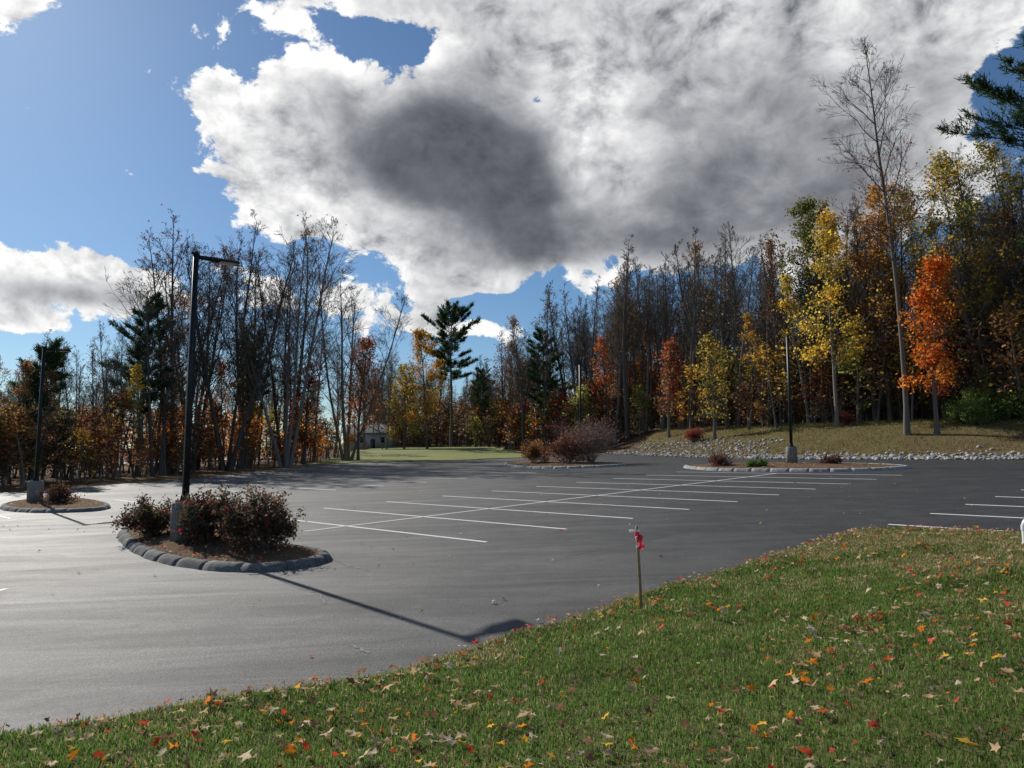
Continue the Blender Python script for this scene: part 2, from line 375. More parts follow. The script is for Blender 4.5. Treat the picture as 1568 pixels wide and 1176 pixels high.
# ------------------------------------------------------------------ parking islands
M_kerb,nt,out=mat('granite_kerb');c=nd(nt,'ShaderNodeAttribute',attribute_name='Col').outputs['Color'];n=noise(nt,9,7,.8)
princ(nt,out,mix(nt,.9,c,ramp(nt,n,[(.3,(.15,.15,.15)),(.7,(.8,.8,.8))]),'OVERLAY'),.9,.2,0,n,.8,.04)
m,nt,out=mat('bark_mulch');n=noise(nt,22,6,.75);n1=noise(nt,2,3)
princ(nt,out,mix(nt,.35,ramp(nt,n,[(.3,(.04,.025,.016)),(.5,(.15,.095,.055)),(.7,(.36,.24,.14))]),ramp(nt,n1,[(.3,(.08,.05,.03)),(.7,(.22,.15,.08))])),.95,.1,0,n,1,.05);M_mulch=m
def island(outline,tone=.3,name='parking_island'):
    E=np.array(outline,float)
    if np.sum(E[:,0]*np.roll(E[:,1],-1)-E[:,1]*np.roll(E[:,0],-1))<0:E=E[::-1]
    for _ in range(3): 
        E2=np.roll(E,-1,0);E=np.stack([E*.75+E2*.25,E*.25+E2*.75],1).reshape(-1,2)
    C=np.vstack([E,E[:1]]);s=np.concatenate([[0],np.cumsum(np.linalg.norm(np.diff(C,axis=0),axis=1))])
    n=int(s[-1]/.18/5)*5;Q=np.stack([np.interp(np.linspace(0,s[-1],n+1)[:-1],s,C[:,c]) for c in(0,1)],-1)
    T=np.roll(Q,-1,0)-np.roll(Q,1,0);T/=np.linalg.norm(T,axis=1)[:,None];Nn=np.stack([-T[:,1],T[:,0]],-1)
    cen=Q.mean(0);e=empty(name,(cen[0],cen[1],float(plane(*cen))))
    G=Geo()
    wv=.012*np.sin(np.arange(n)*.9)+.008*np.sin(np.arange(n)*2.3)
    prof=((0,-.02),(.05,.07),(.09,.115),(.15,.138),(.25,.142),(.26,-.02))
    for k in range(n):
        k2=(k+1)%n;pts=[]
        if k%5==0: tb=RNG.uniform(.85,1.15);jh=RNG.normal(0,.003)
        for e_,kk in enumerate((k,k2)):
            p=Q[kk];nn=Nn[kk]
            if k%5==0 and e_==0: p=p+(Q[k2]-Q[k])*.05
            for off,z in prof:
                w=p+nn*(off+(wv[kk] if off<.2 else 0));pts.append((w[0],w[1],float(plane(*w))+z+(jh if z>.1 else 0)))
        F=[[j,j+6,j+7,j+1] for j in range(5)]
        t_=tone*tb
        G.add(pts,F,0,(t_,t_*.98,t_*.95))
        if k%5==0: G.G.setdefault((0,6),[]).append(np.array([[0,1,2,3,4,5]])+G.n-12)
        if k%5==4: G.G.setdefault((0,6),[]).append(np.array([[11,10,9,8,7,6]])+G.n-12)
    o=obj('kerb',G.mesh('kerb',[M_kerb]));o.parent=e;o.matrix_parent_inverse=Matrix.Translation(-e.location)
    I=Q+Nn*.255;rings=[I,I*.8+cen*.2,I*.55+cen*.45,I*.3+cen*.7,I*0+cen];zz=[.12,.15,.18,.2,.2]
    V=np.concatenate([np.column_stack([r_,plane(r_[:,0],r_[:,1])+z_+(RNG.normal(0,.015,n) if 0<j<4 else 0)]) for j,(r_,z_) in enumerate(zip(rings,zz))])
    F=[[j*n+q,j*n+(q+1)%n,(j+1)*n+(q+1)%n,(j+1)*n+q] for j in range(4) for q in range(n)]
    o=obj('mulch',mesh('mulch',V,[(F,0)],[M_mulch],None,True));o.parent=e;o.matrix_parent_inverse=Matrix.Translation(-e.location)
    G=Geo();w=RNG.uniform(0,1,(620,1))**.6;kk=RNG.integers(0,n,620);p=I[kk]*w+cen*(1-w)
    leaves_on(p[:,0],p[:,1],plane(p[:,0],p[:,1])+.13+.08*(1-w[:,0]),RNG.uniform(.02,.05,620),G)
    o=obj('leaf_scatter',G.mesh('leaf_scatter',[M_fl]));o.parent=e;o.matrix_parent_inverse=Matrix.Translation(-e.location)
island([(-3.4,14.1),(-4.0,13.2),(-5,13.15),(-6.2,13.8),(-7.5,14.9),(-9.1,16.9),(-10.7,19.4),(-10.9,20.6),(-9.9,20.9),(-8.5,19.6),(-5.1,16.1),(-3.8,15)],.17)
island([(-22,31),(-20.3,28.3),(-17.6,26.4),(-15.4,26.1),(-15,27),(-16.2,29),(-19,32),(-21.5,33)],.17)
island([(-.9,53),(0,47.5),(1.9,44.3),(4.5,43.3),(7,44.2),(7.6,46),(5,50),(1,54.5)],.33)
island([(9.5,40.7),(10,37.5),(11.3,35.7),(15.4,32.8),(18.3,33),(19.2,34.3),(18,38),(13,41.8),(10.5,42)],.33)

# ------------------------------------------------------------------ lamp posts
M_pole=simple('dark_bronze_metal',(.012,.016,.018),(.03,.036,.038),3,.5,.3,.1,.02)
M_conc=simple('concrete',(.17,.16,.145),(.3,.28,.25),9,.9,.2,0,.5)
M_lens,nt,out=mat('lamp_lens');princ(nt,out,(.5,.5,.48),.3,.5)
def lamp(x,y,h=7.0,arm=.7):
    z=float(plane(x,y))+.05
    e=empty('parking_lot_lamp_post',(x,y,z))
    G=Geo();G.tube([(0,0,0),(0,0,.95),(0,0,.99)],[.29,.29,.26],28,cap=True)
    obj('concrete_base',G.mesh('concrete_base',[M_conc]),e)
    G=Geo();G.box((0,0,1.0),(.32,.32,.03))
    for sx in(-.12,.12):
        for sy in(-.12,.12): G.tube([(sx,sy,1.01),(sx,sy,1.07)],[.015,.015],6,cap=True)
    G.box((0,0,1.08),(.18,.18,.14),bev=.2);G.tube([(0,0,1.0),(0,0,h-.02)],[.088,.078],4,cap=True)
    G.box((0,0,h),(.14,.14,.06))
    obj('pole',G.mesh('pole',[M_pole]),e)
    c,s=math.cos(arm),math.sin(arm)
    G=Geo();G.box((c*.2,s*.2,h-.08),(.4,.07,.09),rz=arm)
    G.box((c*.42,s*.42,h-.09),(.16,.2,.1),rz=arm,bev=.2);G.box((c*.72,s*.72,h-.10),(.52,.36,.055),rz=arm,bev=.12)
    for q in range(5): G.box((c*(.55+q*.08),s*(.55+q*.08),h-.06),(.012,.3,.03),rz=arm)
    G.box((c*.74,s*.74,h-.133),(.4,.28,.012),1,rz=arm)
    obj('lamp_head',G.mesh('lamp_head',[M_pole,M_lens]),e)
lamp(-7.55,16.6,6.85,rad(35));lamp(-19.8,29.8,6.6,rad(30));lamp(15.0,38.3,7.0,rad(75));lamp(4.9,51,7.0,rad(80))

# ------------------------------------------------------------------ vegetation generators
def norm(v): return v/(np.linalg.norm(v)+1e-9)
class Tree:
    def __init__(s,seed,levels=3,kids=(6,5),up=.12,crook=.12,twig=.010):
        s.r=np.random.default_rng(seed);s.G=Geo();s.tips=[];s.levels=levels;s.kids=kids;s.up=up;s.crook=crook;s.twig=twig;s.cid=0
    def grow(s,p,d,L,r,lv):
        n={1:6,2:4,3:2,4:1}[lv];P=[p];q=p.copy();dd=d.copy();st=L/n
        for k in range(n):
            dd=norm(dd+s.r.normal(0,s.crook,3)+np.array([0,0,s.up]));q=q+dd*st;P.append(q)
        P=np.array(P);R=np.linspace(r,max(r*.3,s.twig*.7),n+1)
        s.G.tube(P,R,{1:5,2:3,3:3,4:3}[lv],0)
        if lv>=2: s.tips.append((P,s.cid))
        if lv<s.levels:
            for k in range(s.kids[lv-1]):
                f=s.r.uniform(.2,1);i=min(int(f*n),n-1);pp=P[i]+(P[i+1]-P[i])*(f*n-i);t=norm(P[i+1]-P[i])
                side=norm(np.cross(t,s.r.normal(0,1,3)));an=rad(s.r.uniform(22,50))
                s.grow(pp,norm(t*math.cos(an)+side*math.sin(an)),L*s.r.uniform(.35,.62)*(1.25-.5*f),max(r*.45*(1-.4*f),s.twig),lv+1)
    def stem(s,p,d,h,r0,start,n1,ang,len1,shape=.8,wander=.025,k=7):
        n=14;P=[np.array(p,float)];q=P[0].copy();dd=norm(np.array(d,float))
        for i in range(n):
            dd=norm(dd+s.r.normal(0,wander,3)+np.array([0,0,.02]));q=q+dd*h/n;P.append(q)
        P=np.array(P);t=np.linspace(0,1,n+1);R=r0*(1-t)**.75+.015;R[0]*=1.35
        s.G.tube(P,R,k,0);ph=s.r.uniform(0,6)
        for i in range(n1):
            t_=start+(1-start)*((i+s.r.uniform(0,1))/n1);j=min(int(t_*n),n-1);pp=P[j]+(P[j+1]-P[j])*(t_*n-j)
            u=(t_-start)/(1-start);L=h*len1*((1-u)**shape*.85+.15)*s.r.uniform(.65,1.15)
            if u<.25: L*=.6+1.6*u
            ph+=2.4+s.r.normal(0,.4);a=rad(s.r.uniform(*ang))*(1-.35*u)
            s.cid+=1
            s.grow(pp,np.array([math.cos(ph)*math.sin(a),math.sin(ph)*math.sin(a),math.cos(a)]),L,max(.02,r0*.36*(1-t_)**.5+.01),1)
    def leaves(s,n,size,pal,spread=.2,zr=None):
        pal=np.array(pal,float);T=s.tips
        if zr: T=[t for t in T if zr[0]<t[0][:,2].mean()<zr[1]]
        ids=s.r.integers(0,len(T),n)
        w=s.r.uniform(.15,1,1000)
        keep=s.r.uniform(0,1,n)<w[[T[i][1]%1000 for i in ids]];ids=ids[keep];n=len(ids)
        f=s.r.uniform(0.2,1,n)
        P=np.array([T[i][0][0]*(1-g)+T[i][0][-1]*g for i,g in zip(ids,f)])+s.r.normal(0,spread,(n,3))
        A=s.r.normal(0,1,(n,3));A/=np.linalg.norm(A,axis=1)[:,None];B=np.cross(A,s.r.normal(0,1,(n,3)));B/=np.linalg.norm(B,axis=1)[:,None]
        sz=size*s.r.uniform(.6,1.3,(n,1))
        V=np.stack([P-A*sz*.6,P+B*sz*.42,P+A*sz*.6,P-B*sz*.42],1).reshape(-1,3)
        cpick=np.array([ (T[i][1]*7919)%len(pal) for i in ids]);alt=s.r.integers(0,len(pal),n);cpick=np.where(s.r.uniform(0,1,n)<.55,cpick,alt)
        C=pal[cpick]*s.r.uniform(.6,1.25,(n,1))
        s.G.add(V,np.arange(4*n).reshape(-1,4),1,np.repeat(C,4,0))
    def done(s,name,bark=None): return s.G.mesh(name,[bark or M_bark,M_leaf])
RUST=[(.27,.105,.045),(.2,.09,.045),(.34,.15,.055),(.14,.08,.045),(.38,.2,.075)]
BROWN=[(.17,.11,.07),(.12,.085,.055),(.22,.14,.08),(.1,.08,.05)]
YEL=[(.58,.34,.05),(.48,.25,.04),(.62,.38,.07),(.38,.26,.05),(.36,.3,.06)]
ORG=[(.75,.2,.03),(.62,.24,.04),(.8,.32,.05),(.5,.12,.03)]
OLV=[(.2,.2,.05),(.28,.24,.06),(.36,.27,.06),(.13,.15,.04)]
GRN=[(.06,.11,.025),(.1,.15,.035),(.15,.18,.045)]
RED=[(.35,.04,.035),(.24,.035,.03),(.42,.08,.05)]
def forest_tree(seed,leafn=0,pal=None,size=.2,start=.45,n1=26,len1=.23,h=20,kids=(6,5),ang=(28,52),twig=.012,lv=3,up=.05):
    T=Tree(seed,lv,kids,up,.1,twig);T.stem((0,0,0),(T.r.normal(0,.05),T.r.normal(0,.05),1),h,.17,start,n1,ang,len1,1.0)
    if leafn: T.leaves(leafn,size,pal,.3)
    return T.done('woodland_tree')
BARE=[forest_tree(s,0,start=.35+.05*(s%4),kids=(5,4,3),lv=4,n1=24,twig=.011) for s in range(10,15)]
BRN=[forest_tree(s,1100,BROWN if s%2 else RUST,.22,.3) for s in range(20,24)]
COLR=[forest_tree(30,3000,YEL,.25,.3,ang=(30,60)),forest_tree(31,2600,ORG,.25,.3,ang=(30,60)),forest_tree(32,3200,OLV,.25,.25,ang=(30,60)),forest_tree(33,2600,RUST,.25,.25,ang=(30,60))]
def sapling(seed,pal,n=900,h=6):
    T=Tree(seed,3,(4,3),.08,.15,.008);T.stem((0,0,0),(T.r.normal(0,.08),T.r.normal(0,.08),1),h,.05,.1,12,(35,65),.36,k=5)
    T.leaves(n,.2,pal,.25);return T.done('understory_sapling')
SAP=[sapling(40,RUST,700),sapling(41,BROWN,800),sapling(42,YEL,600),sapling(43,OLV,800),sapling(44,RUST,1000),sapling(45,RED,500),sapling(46,ORG,500),sapling(47,BROWN,350)]
def conifer(seed,h=18,start=.2,n=34,br=3.6,pal=None,tuft=.3,top=.6,gappy=.2,k5=5,name='pine_tree',rep=4):
    pal=np.array(pal or [(.035,.065,.028),(.05,.085,.035),(.07,.105,.042),(.03,.05,.025)])
    r=np.random.default_rng(seed);G=Geo();n0=12
    P=np.cumsum(np.vstack([[0,0,0],np.column_stack([r.normal(0,.06,n0),r.normal(0,.06,n0),np.full(n0,h/n0)])]),0)
    G.tube(P,.24*(1-np.linspace(0,1,n0+1))**.8+.02,7);TP=[];TD=[]
    for i in range(n):
        t=start+(1-start)*(i/n)**.95;z=t*n0;j=min(int(z),n0-1);c=P[j]+(P[j+1]-P[j])*(z-j);u=(t-start)/(1-start)
        L0=br*(min(1,(1-u)*1.15)**top*.9+.1)*(.55+1.5*u if u<.3 else 1)*r.uniform(.6,1.15)
        for q in range(k5):
            if r.uniform()<gappy: continue
            ph=r.uniform(0,6.28);L=L0*r.uniform(.5,1.2);el=r.uniform(-.05,.35)+.6*u
            d=np.array([math.cos(ph)*math.cos(el),math.sin(ph)*math.cos(el),math.sin(el)])
            pts=[c+d*L*f+np.array([0,0,.16*L*f*f-.1*L*f*(1-u)]) for f in np.linspace(0,1,5)];G.tube(pts,np.linspace(.045,.012,5)*(h/18),4)
            m_=int(7+L*6)
            for w in range(m_):
                f=r.uniform(.35,1.0);p=np.array(pts[0])*(1-f)+np.array(pts[-1])*f+np.array([0,0,.1*L*f*(f-1)])
                sd=norm(np.cross(d,[0,0,1]))*r.choice([-1,1]);dd=norm(d*r.uniform(.4,1)+sd*r.uniform(.1,1)+np.array([0,0,r.uniform(0,.6)]))
                l2=L*.32*(1.15-f*.8)*r.uniform(.4,1)
                for s2 in np.linspace(.4,1,3): TP.append(p+dd*l2*s2);TD.append(dd)
    TP=np.array(TP);TD=np.array(TD);TP=np.repeat(TP,rep,0)+r.normal(0,.07,(len(TP)*rep,3));TD=np.repeat(TD,rep,0)
    A=TD+r.normal(0,.6,TD.shape)+np.array([0,0,.3]);A/=np.linalg.norm(A,axis=1)[:,None];B=np.cross(A,r.normal(0,1,A.shape));B/=np.linalg.norm(B,axis=1)[:,None]
    s_=tuft*r.uniform(.6,1.2,(len(A),1));V=np.stack([TP-B*s_*.1,TP+B*s_*.1,TP+A*s_+B*s_*.04,TP+A*s_-B*s_*.04],1).reshape(-1,3)
    C=np.repeat(pal[r.integers(0,len(pal),len(A))]*r.uniform(.6,1.3,(len(A),1)),4,0)
    G.add(V,np.arange(len(V)).reshape(-1,4),1,C);return G.mesh(name,[M_bark,M_needle])
PINE=[conifer(1,17,.4,24,3.4,top=.4,gappy=.35),conifer(2,14,.25,24,3.2,top=.4,gappy=.3)]

def place(name,me,x,y,h=None,h0=1,rz=None,parent=None,sxy=1,dz=0):
    s=(h/h0) if h else 1
    return obj(name,me,parent,(x,y,float(H(x,y))-.05+dz),(0,0,rz if rz is not None else random.uniform(0,6.28)),(s*sxy,s*sxy,s))

# woodland: front distance and canopy height by bearing ratio x/y
BU=[-1.3,-.72,-.63,-.555,-.49,-.4,-.325,-.243,-.2,-.178,-.123,-.06,.0055,.042,.08,.18,.244,.27,.318,.38,.41,.5,.61,.72,1.4]
BF=[36,46,48,52,55,60,65,76,104,112,110,100,93,89,83,78,72,68,63,58,57,54,51,47,42]
BH=[12,10.5,11,12,14,15,15.5,15,14.5,15,14.5,13,16.5,19.5,21,21,19,20.5,20,17,17.5,18,18,18.5,18.5]
woods=empty('woodland')
R2=np.random.default_rng(99)
def scatter(n,meshes,p,depth,hs,h0,ulo=-.95,uhi=1.0,pw=1.3,sxy=1,off=0):
    for _ in range(n):
        u=R2.uniform(ulo,uhi);f=np.interp(u,BU,BF);dd=R2.uniform(0,1)**pw*depth+off;y=f+dd;x=u*y
        hh=np.interp(u,BU,BH)*R2.uniform(*hs)*(1-.3*dd/60)
        place('tree',meshes[R2.choice(len(meshes),p=p)],x,y,hh,h0,R2.uniform(0,6.28),woods,sxy=sxy*R2.uniform(.8,1.15))
scatter(320,BARE+BRN,np.array([.15]*5+[.0625]*4),40,(.72,1.06),20,.0,.85)
scatter(95,BARE+BRN,np.array([.12]*5+[.1]*4),40,(.7,1.05),20,-.22,.02)
scatter(130,BARE+BRN,np.array([.16]*5+[.05]*4),45,(.6,1.05),20,-.8,-.22)
scatter(22,COLR,[.3,.15,.2,.35],25,(.45,.85),20,.0,.85)
scatter(22,COLR,[.2,.15,.2,.45],30,(.4,.8),20,-.8,-.22)
scatter(3,PINE,[.5,.5],35,(.6,.8),15.5,-.6,-.3)
scatter(5,PINE,[.5,.5],25,(.7,.95),15.5,-.06,.06)
def under(n,depth,hr,ulo,uhi,p,off=-1.5):
    for _ in range(n):
        u=R2.uniform(ulo,uhi);y=np.interp(u,BU,BF)+off+R2.uniform(0,1)**1.3*depth
        if -.222<u<-.18 and y<118: continue
        place('sapling',SAP[R2.choice(8,p=p)],u*y,y,R2.uniform(*hr),6,R2.uniform(0,6.28),woods,sxy=1.35)
under(230,22,(1.5,6),-.8,-.2,[.25,.18,.08,.06,.22,.04,.11,.06])
under(130,25,(2.5,7.5),-.22,.02,[.15,.25,.12,.2,.14,.03,.03,.08])
under(400,26,(1.5,7.5),.02,.85,[.2,.28,.08,.15,.12,.03,.03,.11])
under(150,20,(6,9),-.17,.85,[.15,.45,.02,.13,.1,0,0,.15],22)

# individual trees -------------------------------------------------
def multistem(seed,stems,h,pal=None,ln=0,r0=.17,lean=(.12,.42)):
    T=Tree(seed,4,(6,4,3),.04,.1,.012)
    for k in range(stems):
        a=k*6.28/stems+T.r.uniform(-.4,.4);l=T.r.uniform(*lean) if stems>1 else .05
        T.stem((math.cos(a)*.35,math.sin(a)*.35,0),(math.cos(a)*l,math.sin(a)*l,1),h*T.r.uniform(.85,1.08),r0*T.r.uniform(.7,1.1),.25,15 if stems>2 else 22,(24,50),.36,1.0)
    if ln:T.leaves(ln,.18,pal)
    return T.done('bare_tree')
ms1=multistem(3,4,20,RUST,400);ms2=multistem(4,4,20);ms3=multistem(6,3,20,RUST,600,lean=(.08,.25))
for me,x,y,h,rz in [(ms1,-19.8,62.5,21,.3),(ms2,-24.2,60.5,21.5,1.2),(ms2,-16.6,72,20.5,3.0),(ms3,-21.5,68,21.5,2),(ms3,-27.8,58.5,20.5,4),(ms1,-28.5,64,20,2.2),(ms3,-24.5,66,20,5.2)]:
    place('bare_tree',me,x,y,h,20,rz)
place('bare_tree',ms3,-17.8,100,14,20,1)
T=Tree(77,4,(6,4,3),.05,.13,.010);T.stem((0,0,0),(.01,0,1),27,.16,.42,28,(30,55),.22,.7,.014)
T.leaves(1300,.14,[(.3,.12,.06),(.24,.1,.06)],.25,(13,19));place('tall_bare_tree',T.done('tall_bare_tree',M_barkl),25.8,46.5,rz=0)
def leafy(seed,h,pal,n,start,len1,size=.17,name='autumn_tree',n1=30):
    T=Tree(seed,3,(7,5),.06,.14,.009);T.stem((0,0,0),(.02,.0,1),h,.14,start,n1,(35,65),len1,.5)
    T.leaves(n,size,pal,.25);return T.done(name)
place('yellow_maple_tree',leafy(51,15.5,YEL,7500,.25,.17),24.0,52.5)
place('orange_maple_tree',leafy(52,11,ORG,8000,.2,.2,.15),27.0,45.2)
GO=[(.5,.25,.07),(.38,.2,.07),(.55,.32,.08)]
place('golden_oak_tree',leafy(53,17.5,GO,8000,.3,.2),28.2,53)
place('green_oak_tree',leafy(54,18,GRN+OLV,8500,.4,.2),25.0,57)
place('golden_oak_tree',leafy(55,18,OLV+YEL[:2],9500,.25,.24),32.6,48.5)
g56=leafy(56,19,OLV+YEL[:1],8500,.25,.24)
place('golden_oak_tree',g56,36,49);place('golden_oak_tree',g56,30.5,55,h=18,h0=19)
place('yellow_maple_tree',leafy(57,15,YEL+ORG[1:2],8500,.2,.27,.2),-10.8,91)
place('yellow_maple_tree',leafy(73,11,OLV+YEL[:1],5000,.15,.27,.2),-14.2,94)
place('red_maple_tree',leafy(58,9,RED+RUST,4000,.2,.22),15.2,69)
place('orange_maple_tree',leafy(59,12,RUST+ORG[:2],5000,.15,.27),-15.3,71)
place('orange_maple_tree',leafy(74,9,RUST+ORG[:1],3500,.12,.27),-19.2,66)
place('yellow_maple_tree',leafy(60,8.5,YEL+OLV,2200,.15,.22),17.2,60.5)
place('pine_tree',conifer(5,19.5,.5,18,5,tuft=.45,gappy=.2,top=.35),-8.3,98)
place('pine_tree',conifer(6,14,.35,26,3.3,tuft=.32,gappy=.4,top=.45),-29.3,56)
place('pine_tree',conifer(7,9,.15,24,3,top=.4,gappy=.35),-33,49.5)
place('pine_tree',conifer(9,29,.35,40,6.8,tuft=.3,gappy=.1,top=.45,k5=8,rep=7),33.2,38)

# shrubs -------------------------------------------------
def shrub(seed,h,w,pal,n,size=.05,name='shrub',flowers=None,dens=30,spread=.07):
    T=Tree(seed,3,(5,4),.05,.2,.005)
    for k in range(dens):
        a=T.r.uniform(0,6.28);l=T.r.uniform(.1,1)**.7
        d=norm(np.array([math.cos(a)*l*w/h,math.sin(a)*l*w/h,.9]));T.cid+=1
        T.grow(np.array([math.cos(a)*.12*l,math.sin(a)*.12*l,0.]),d,h*T.r.uniform(.65,.9)*(1.12-.25*l),.012,1)
    T.leaves(n,size,pal,spread)
    if flowers:
        for _ in range(flowers):
            P,_c=T.tips[T.r.integers(len(T.tips))];p=P[-1]
            for q in range(7):
                a=T.r.normal(0,1,3);a=norm(a);b=norm(np.cross(a,T.r.normal(0,1,3)));pp=p+T.r.normal(0,.015,3);s=.032
                T.G.add([pp-a*s,pp+b*s,pp+a*s,pp-b*s],[[0,1,2,3]],1,np.array([.6,.03,.07])*T.r.uniform(.7,1.2))
    return T.done(name)
DK=[(.05,.06,.03),(.07,.07,.035),(.12,.065,.045),(.16,.07,.055)]
BR2=[(.08,.06,.04),(.13,.075,.05),(.08,.075,.04),(.22,.11,.07)]
place('rose_bush',shrub(61,1.15,1.0,DK,14000,.055,flowers=22,dens=44),-6.75,16.1,dz=.14)
place('shrub',shrub(62,1.15,1.0,BR2,14000,.055,flowers=3,dens=44),-5.2,15.0,dz=.14)
place('rose_bush',shrub(63,.95,.8,DK,7500,.055,flowers=8),-8.8,17.6,dz=.14)
place('shrub',shrub(75,.65,.55,BR2,4000,.055),-7.7,17.4,dz=.14)
place('shrub',shrub(64,.8,.9,[(.16,.08,.05),(.2,.1,.06),(.09,.06,.045)],4500,.06),-18,28.6,dz=.15)
place('shrub',shrub(65,1.7,1.2,[(.3,.14,.05),(.22,.12,.05),(.38,.2,.06)],5000,.09),1.5,49.2,dz=.1)
place('shrub',shrub(66,2.0,1.8,[(.26,.13,.08),(.3,.15,.09),(.18,.1,.07)],6000,.09,dens=40),3.6,47,dz=.1)
place('reddish_shrub',shrub(67,3.1,2.5,[(.22,.11,.09),(.26,.13,.1),(.16,.09,.08)],5000,.07,dens=80,spread=.12),5.3,48.2,dz=.1)
place('shrub',shrub(68,.8,.8,[(.26,.13,.09),(.16,.09,.06)],2200,.07),11.2,38.6,dz=.1)
place('green_shrub',shrub(69,.5,.9,[(.1,.17,.035),(.07,.13,.03)],3000,.07),12.6,36.7,dz=.1)
place('shrub',shrub(70,.6,.8,[(.18,.08,.06),(.1,.07,.05)],2000,.07),16.4,36.6,dz=.1)
g1=shrub(71,1.9,2.0,[(.14,.2,.05),(.2,.26,.07),(.1,.15,.04)],6500,.12,spread=.12)
for x,y,s in [(29.5,45.8,.9),(31.5,46.2,1.),(33.4,45.6,1.1),(30.6,47.5,1.1)]: place('green_shrub',g1,x,y,s,1)
r1=shrub(72,1.3,1.0,RED+RUST[:2],2500,.09)
for x,y,s in [(24.7,52.5,.8),(15.8,62,1)]: place('red_shrub',r1,x,y,s,1)

# ------------------------------------------------------------------ house glimpsed through the trees
hx,hy=-22.2,112;e=empty('house',(hx,hy,float(H(hx,hy))));e.scale=(.8,.8,.8)
M_sid=simple('pale_siding',(.45,.47,.48),(.58,.6,.61),1,.7);M_roof=simple('roof_shingle',(.07,.07,.075),(.12,.12,.12),6,.9)
M_glass,nt,out=mat('window_glass');princ(nt,out,(.02,.025,.03),.1,.6);M_trim,nt,out=mat('white_trim');princ(nt,out,(.75,.75,.75),.6)
G=Geo();G.box((0,0,1.6),(9,7,3.2))
obj('walls',G.mesh('walls',[M_sid]),e)
G=Geo();G.add([(-5,-4,3.2),(5,-4,3.2),(5,4,3.2),(-5,4,3.2),(-5,0,5.0),(5,0,5.0)],[[0,1,5,4],[2,3,4,5]]);G.add([(-5,-4,3.2),(-5,4,3.2),(-5,0,5.0),(5,-4,3.2),(5,4,3.2),(5,0,5.0)],[[0,2,1],[3,4,5]])
G.add([(-5,-4,3.2),(5,-4,3.2),(5,4,3.2),(-5,4,3.2)],[[3,2,1,0]])
obj('roof',G.mesh('roof',[M_roof]),e)
G=Geo()
for x in(-3,-.9,2.9): G.box((x,-3.52,1.9),(1.1,.06,1.3),0);G.box((x,-3.56,1.9),(.9,.04,1.1),1)
G.box((1.1,-3.52,1.1),(1.1,.06,2.2),0);G.box((1.1,-3.56,1.05),(.9,.04,2.0),1)
obj('windows',G.mesh('windows',[M_trim,M_glass]),e)

# ------------------------------------------------------------------ survey stake and vent pipe
M_wood=simple('weathered_wood',(.3,.21,.13),(.45,.34,.22),20,.9,.1)
M_pink=leafmat('pink_ribbon',.4,1.0,0)
sx,sy=1.68,9.45;e=empty('survey_stake',(sx,sy,float(lawnH(sx,sy))));e.rotation_euler=(0,rad(-2.5),0)
G=Geo();G.tube([(0,0,-.1),(0,0,1.03),(0,0,1.06)],[.021,.02,.014],4,cap=True);obj('wooden_stake',G.mesh('wooden_stake',[M_wood]),e)
G=Geo();PK=(.9,.1,.13);WH=(.9,.85,.85)
G.tube([(0,0,.9),(0,0,.94),(0,0,.98)],[.03,.034,.028],8,0,PK);G.tube([(0,0,.985),(0,0,1.01)],[.03,.03],8,0,WH)
G.box((-.055,-.01,1.0),(.09,.012,.035),0,WH);G.box((.035,-.01,.92),(.05,.03,.05),0,PK)
def tail(x0,dx,z0,L,w,c,ph):
    t=np.linspace(0,1,9);x=x0+dx*t+.015*np.sin(t*7+ph);yy=-.03+.02*np.cos(t*6+ph);z=z0-L*t
    V=np.concatenate([np.stack([x-w/2,yy,z],-1),np.stack([x+w/2,yy+.012*np.sin(t*5),z],-1)]);k=np.arange(8)
    G.add(V,np.stack([k,k+9,k+10,k+1],-1),0,c)
tail(.02,.02,.95,.2,.045,PK,0);tail(.045,.01,.93,.15,.035,PK,2);tail(.0,-.01,.93,.14,.03,(.9,.6,.62),4)
obj('ribbon',G.mesh('ribbon',[M_pink]),e)
M_pvc,nt,out=mat('white_pvc');princ(nt,out,(.75,.75,.73),.35,.5)
px_,py_=8.68,12.2;G=Geo();G.tube([(0,0,-.1),(0,0,.33)],[.05,.05],16)
a=np.linspace(0,math.pi,12);G.tube(np.stack([.09-.09*np.cos(a),0*a,.33+.09*np.sin(a)],-1),np.full(12,.05),16)
G.tube([(.18,0,.33),(.18,0,.25)],[.05,.05],16);G.tube([(0,0,.26),(0,0,.34)],[.06,.06],16);G.tube([(0,0,.02),(0,0,.05)],[.06,.06],16)
obj('vent_pipe',G.mesh('vent_pipe',[M_pvc],True),None,(px_,py_,float(lawnH(px_,py_))))

# ------------------------------------------------------------------ sky
w=bpy.data.worlds.new("World");scene.world=w;w.use_nodes=True;nt=w.node_tree;nt.nodes.clear()
out=nt.nodes.new('ShaderNodeOutputWorld');bg=nt.nodes.new('ShaderNodeBackground');bg.inputs[1].default_value=.1;nt.links.new(bg.outputs[0],out.inputs[0])
sky=nt.nodes.new('ShaderNodeTexSky');sky.sky_type='NISHITA';sky.sun_disc=False;sky.sun_elevation=rad(SUN_EL);sky.sun_rotation=rad(SUN_AZ)
sky.air_density=1.0;sky.dust_density=0.25;sky.ozone_density=3.5
tc=nd(nt,'ShaderNodeTexCoord').outputs['Generated']
sp=nd(nt,'ShaderNodeSeparateXYZ',{0:tc})
az=math_(nt,'ARCTAN2',sp.outputs[0],sp.outputs[1]);el=math_(nt,'ARCSINE',sp.outputs[2])
ae=nd(nt,'ShaderNodeCombineXYZ',{0:math_(nt,'MULTIPLY',az,57.2958),1:math_(nt,'MULTIPLY',el,57.2958)}).outputs[0]
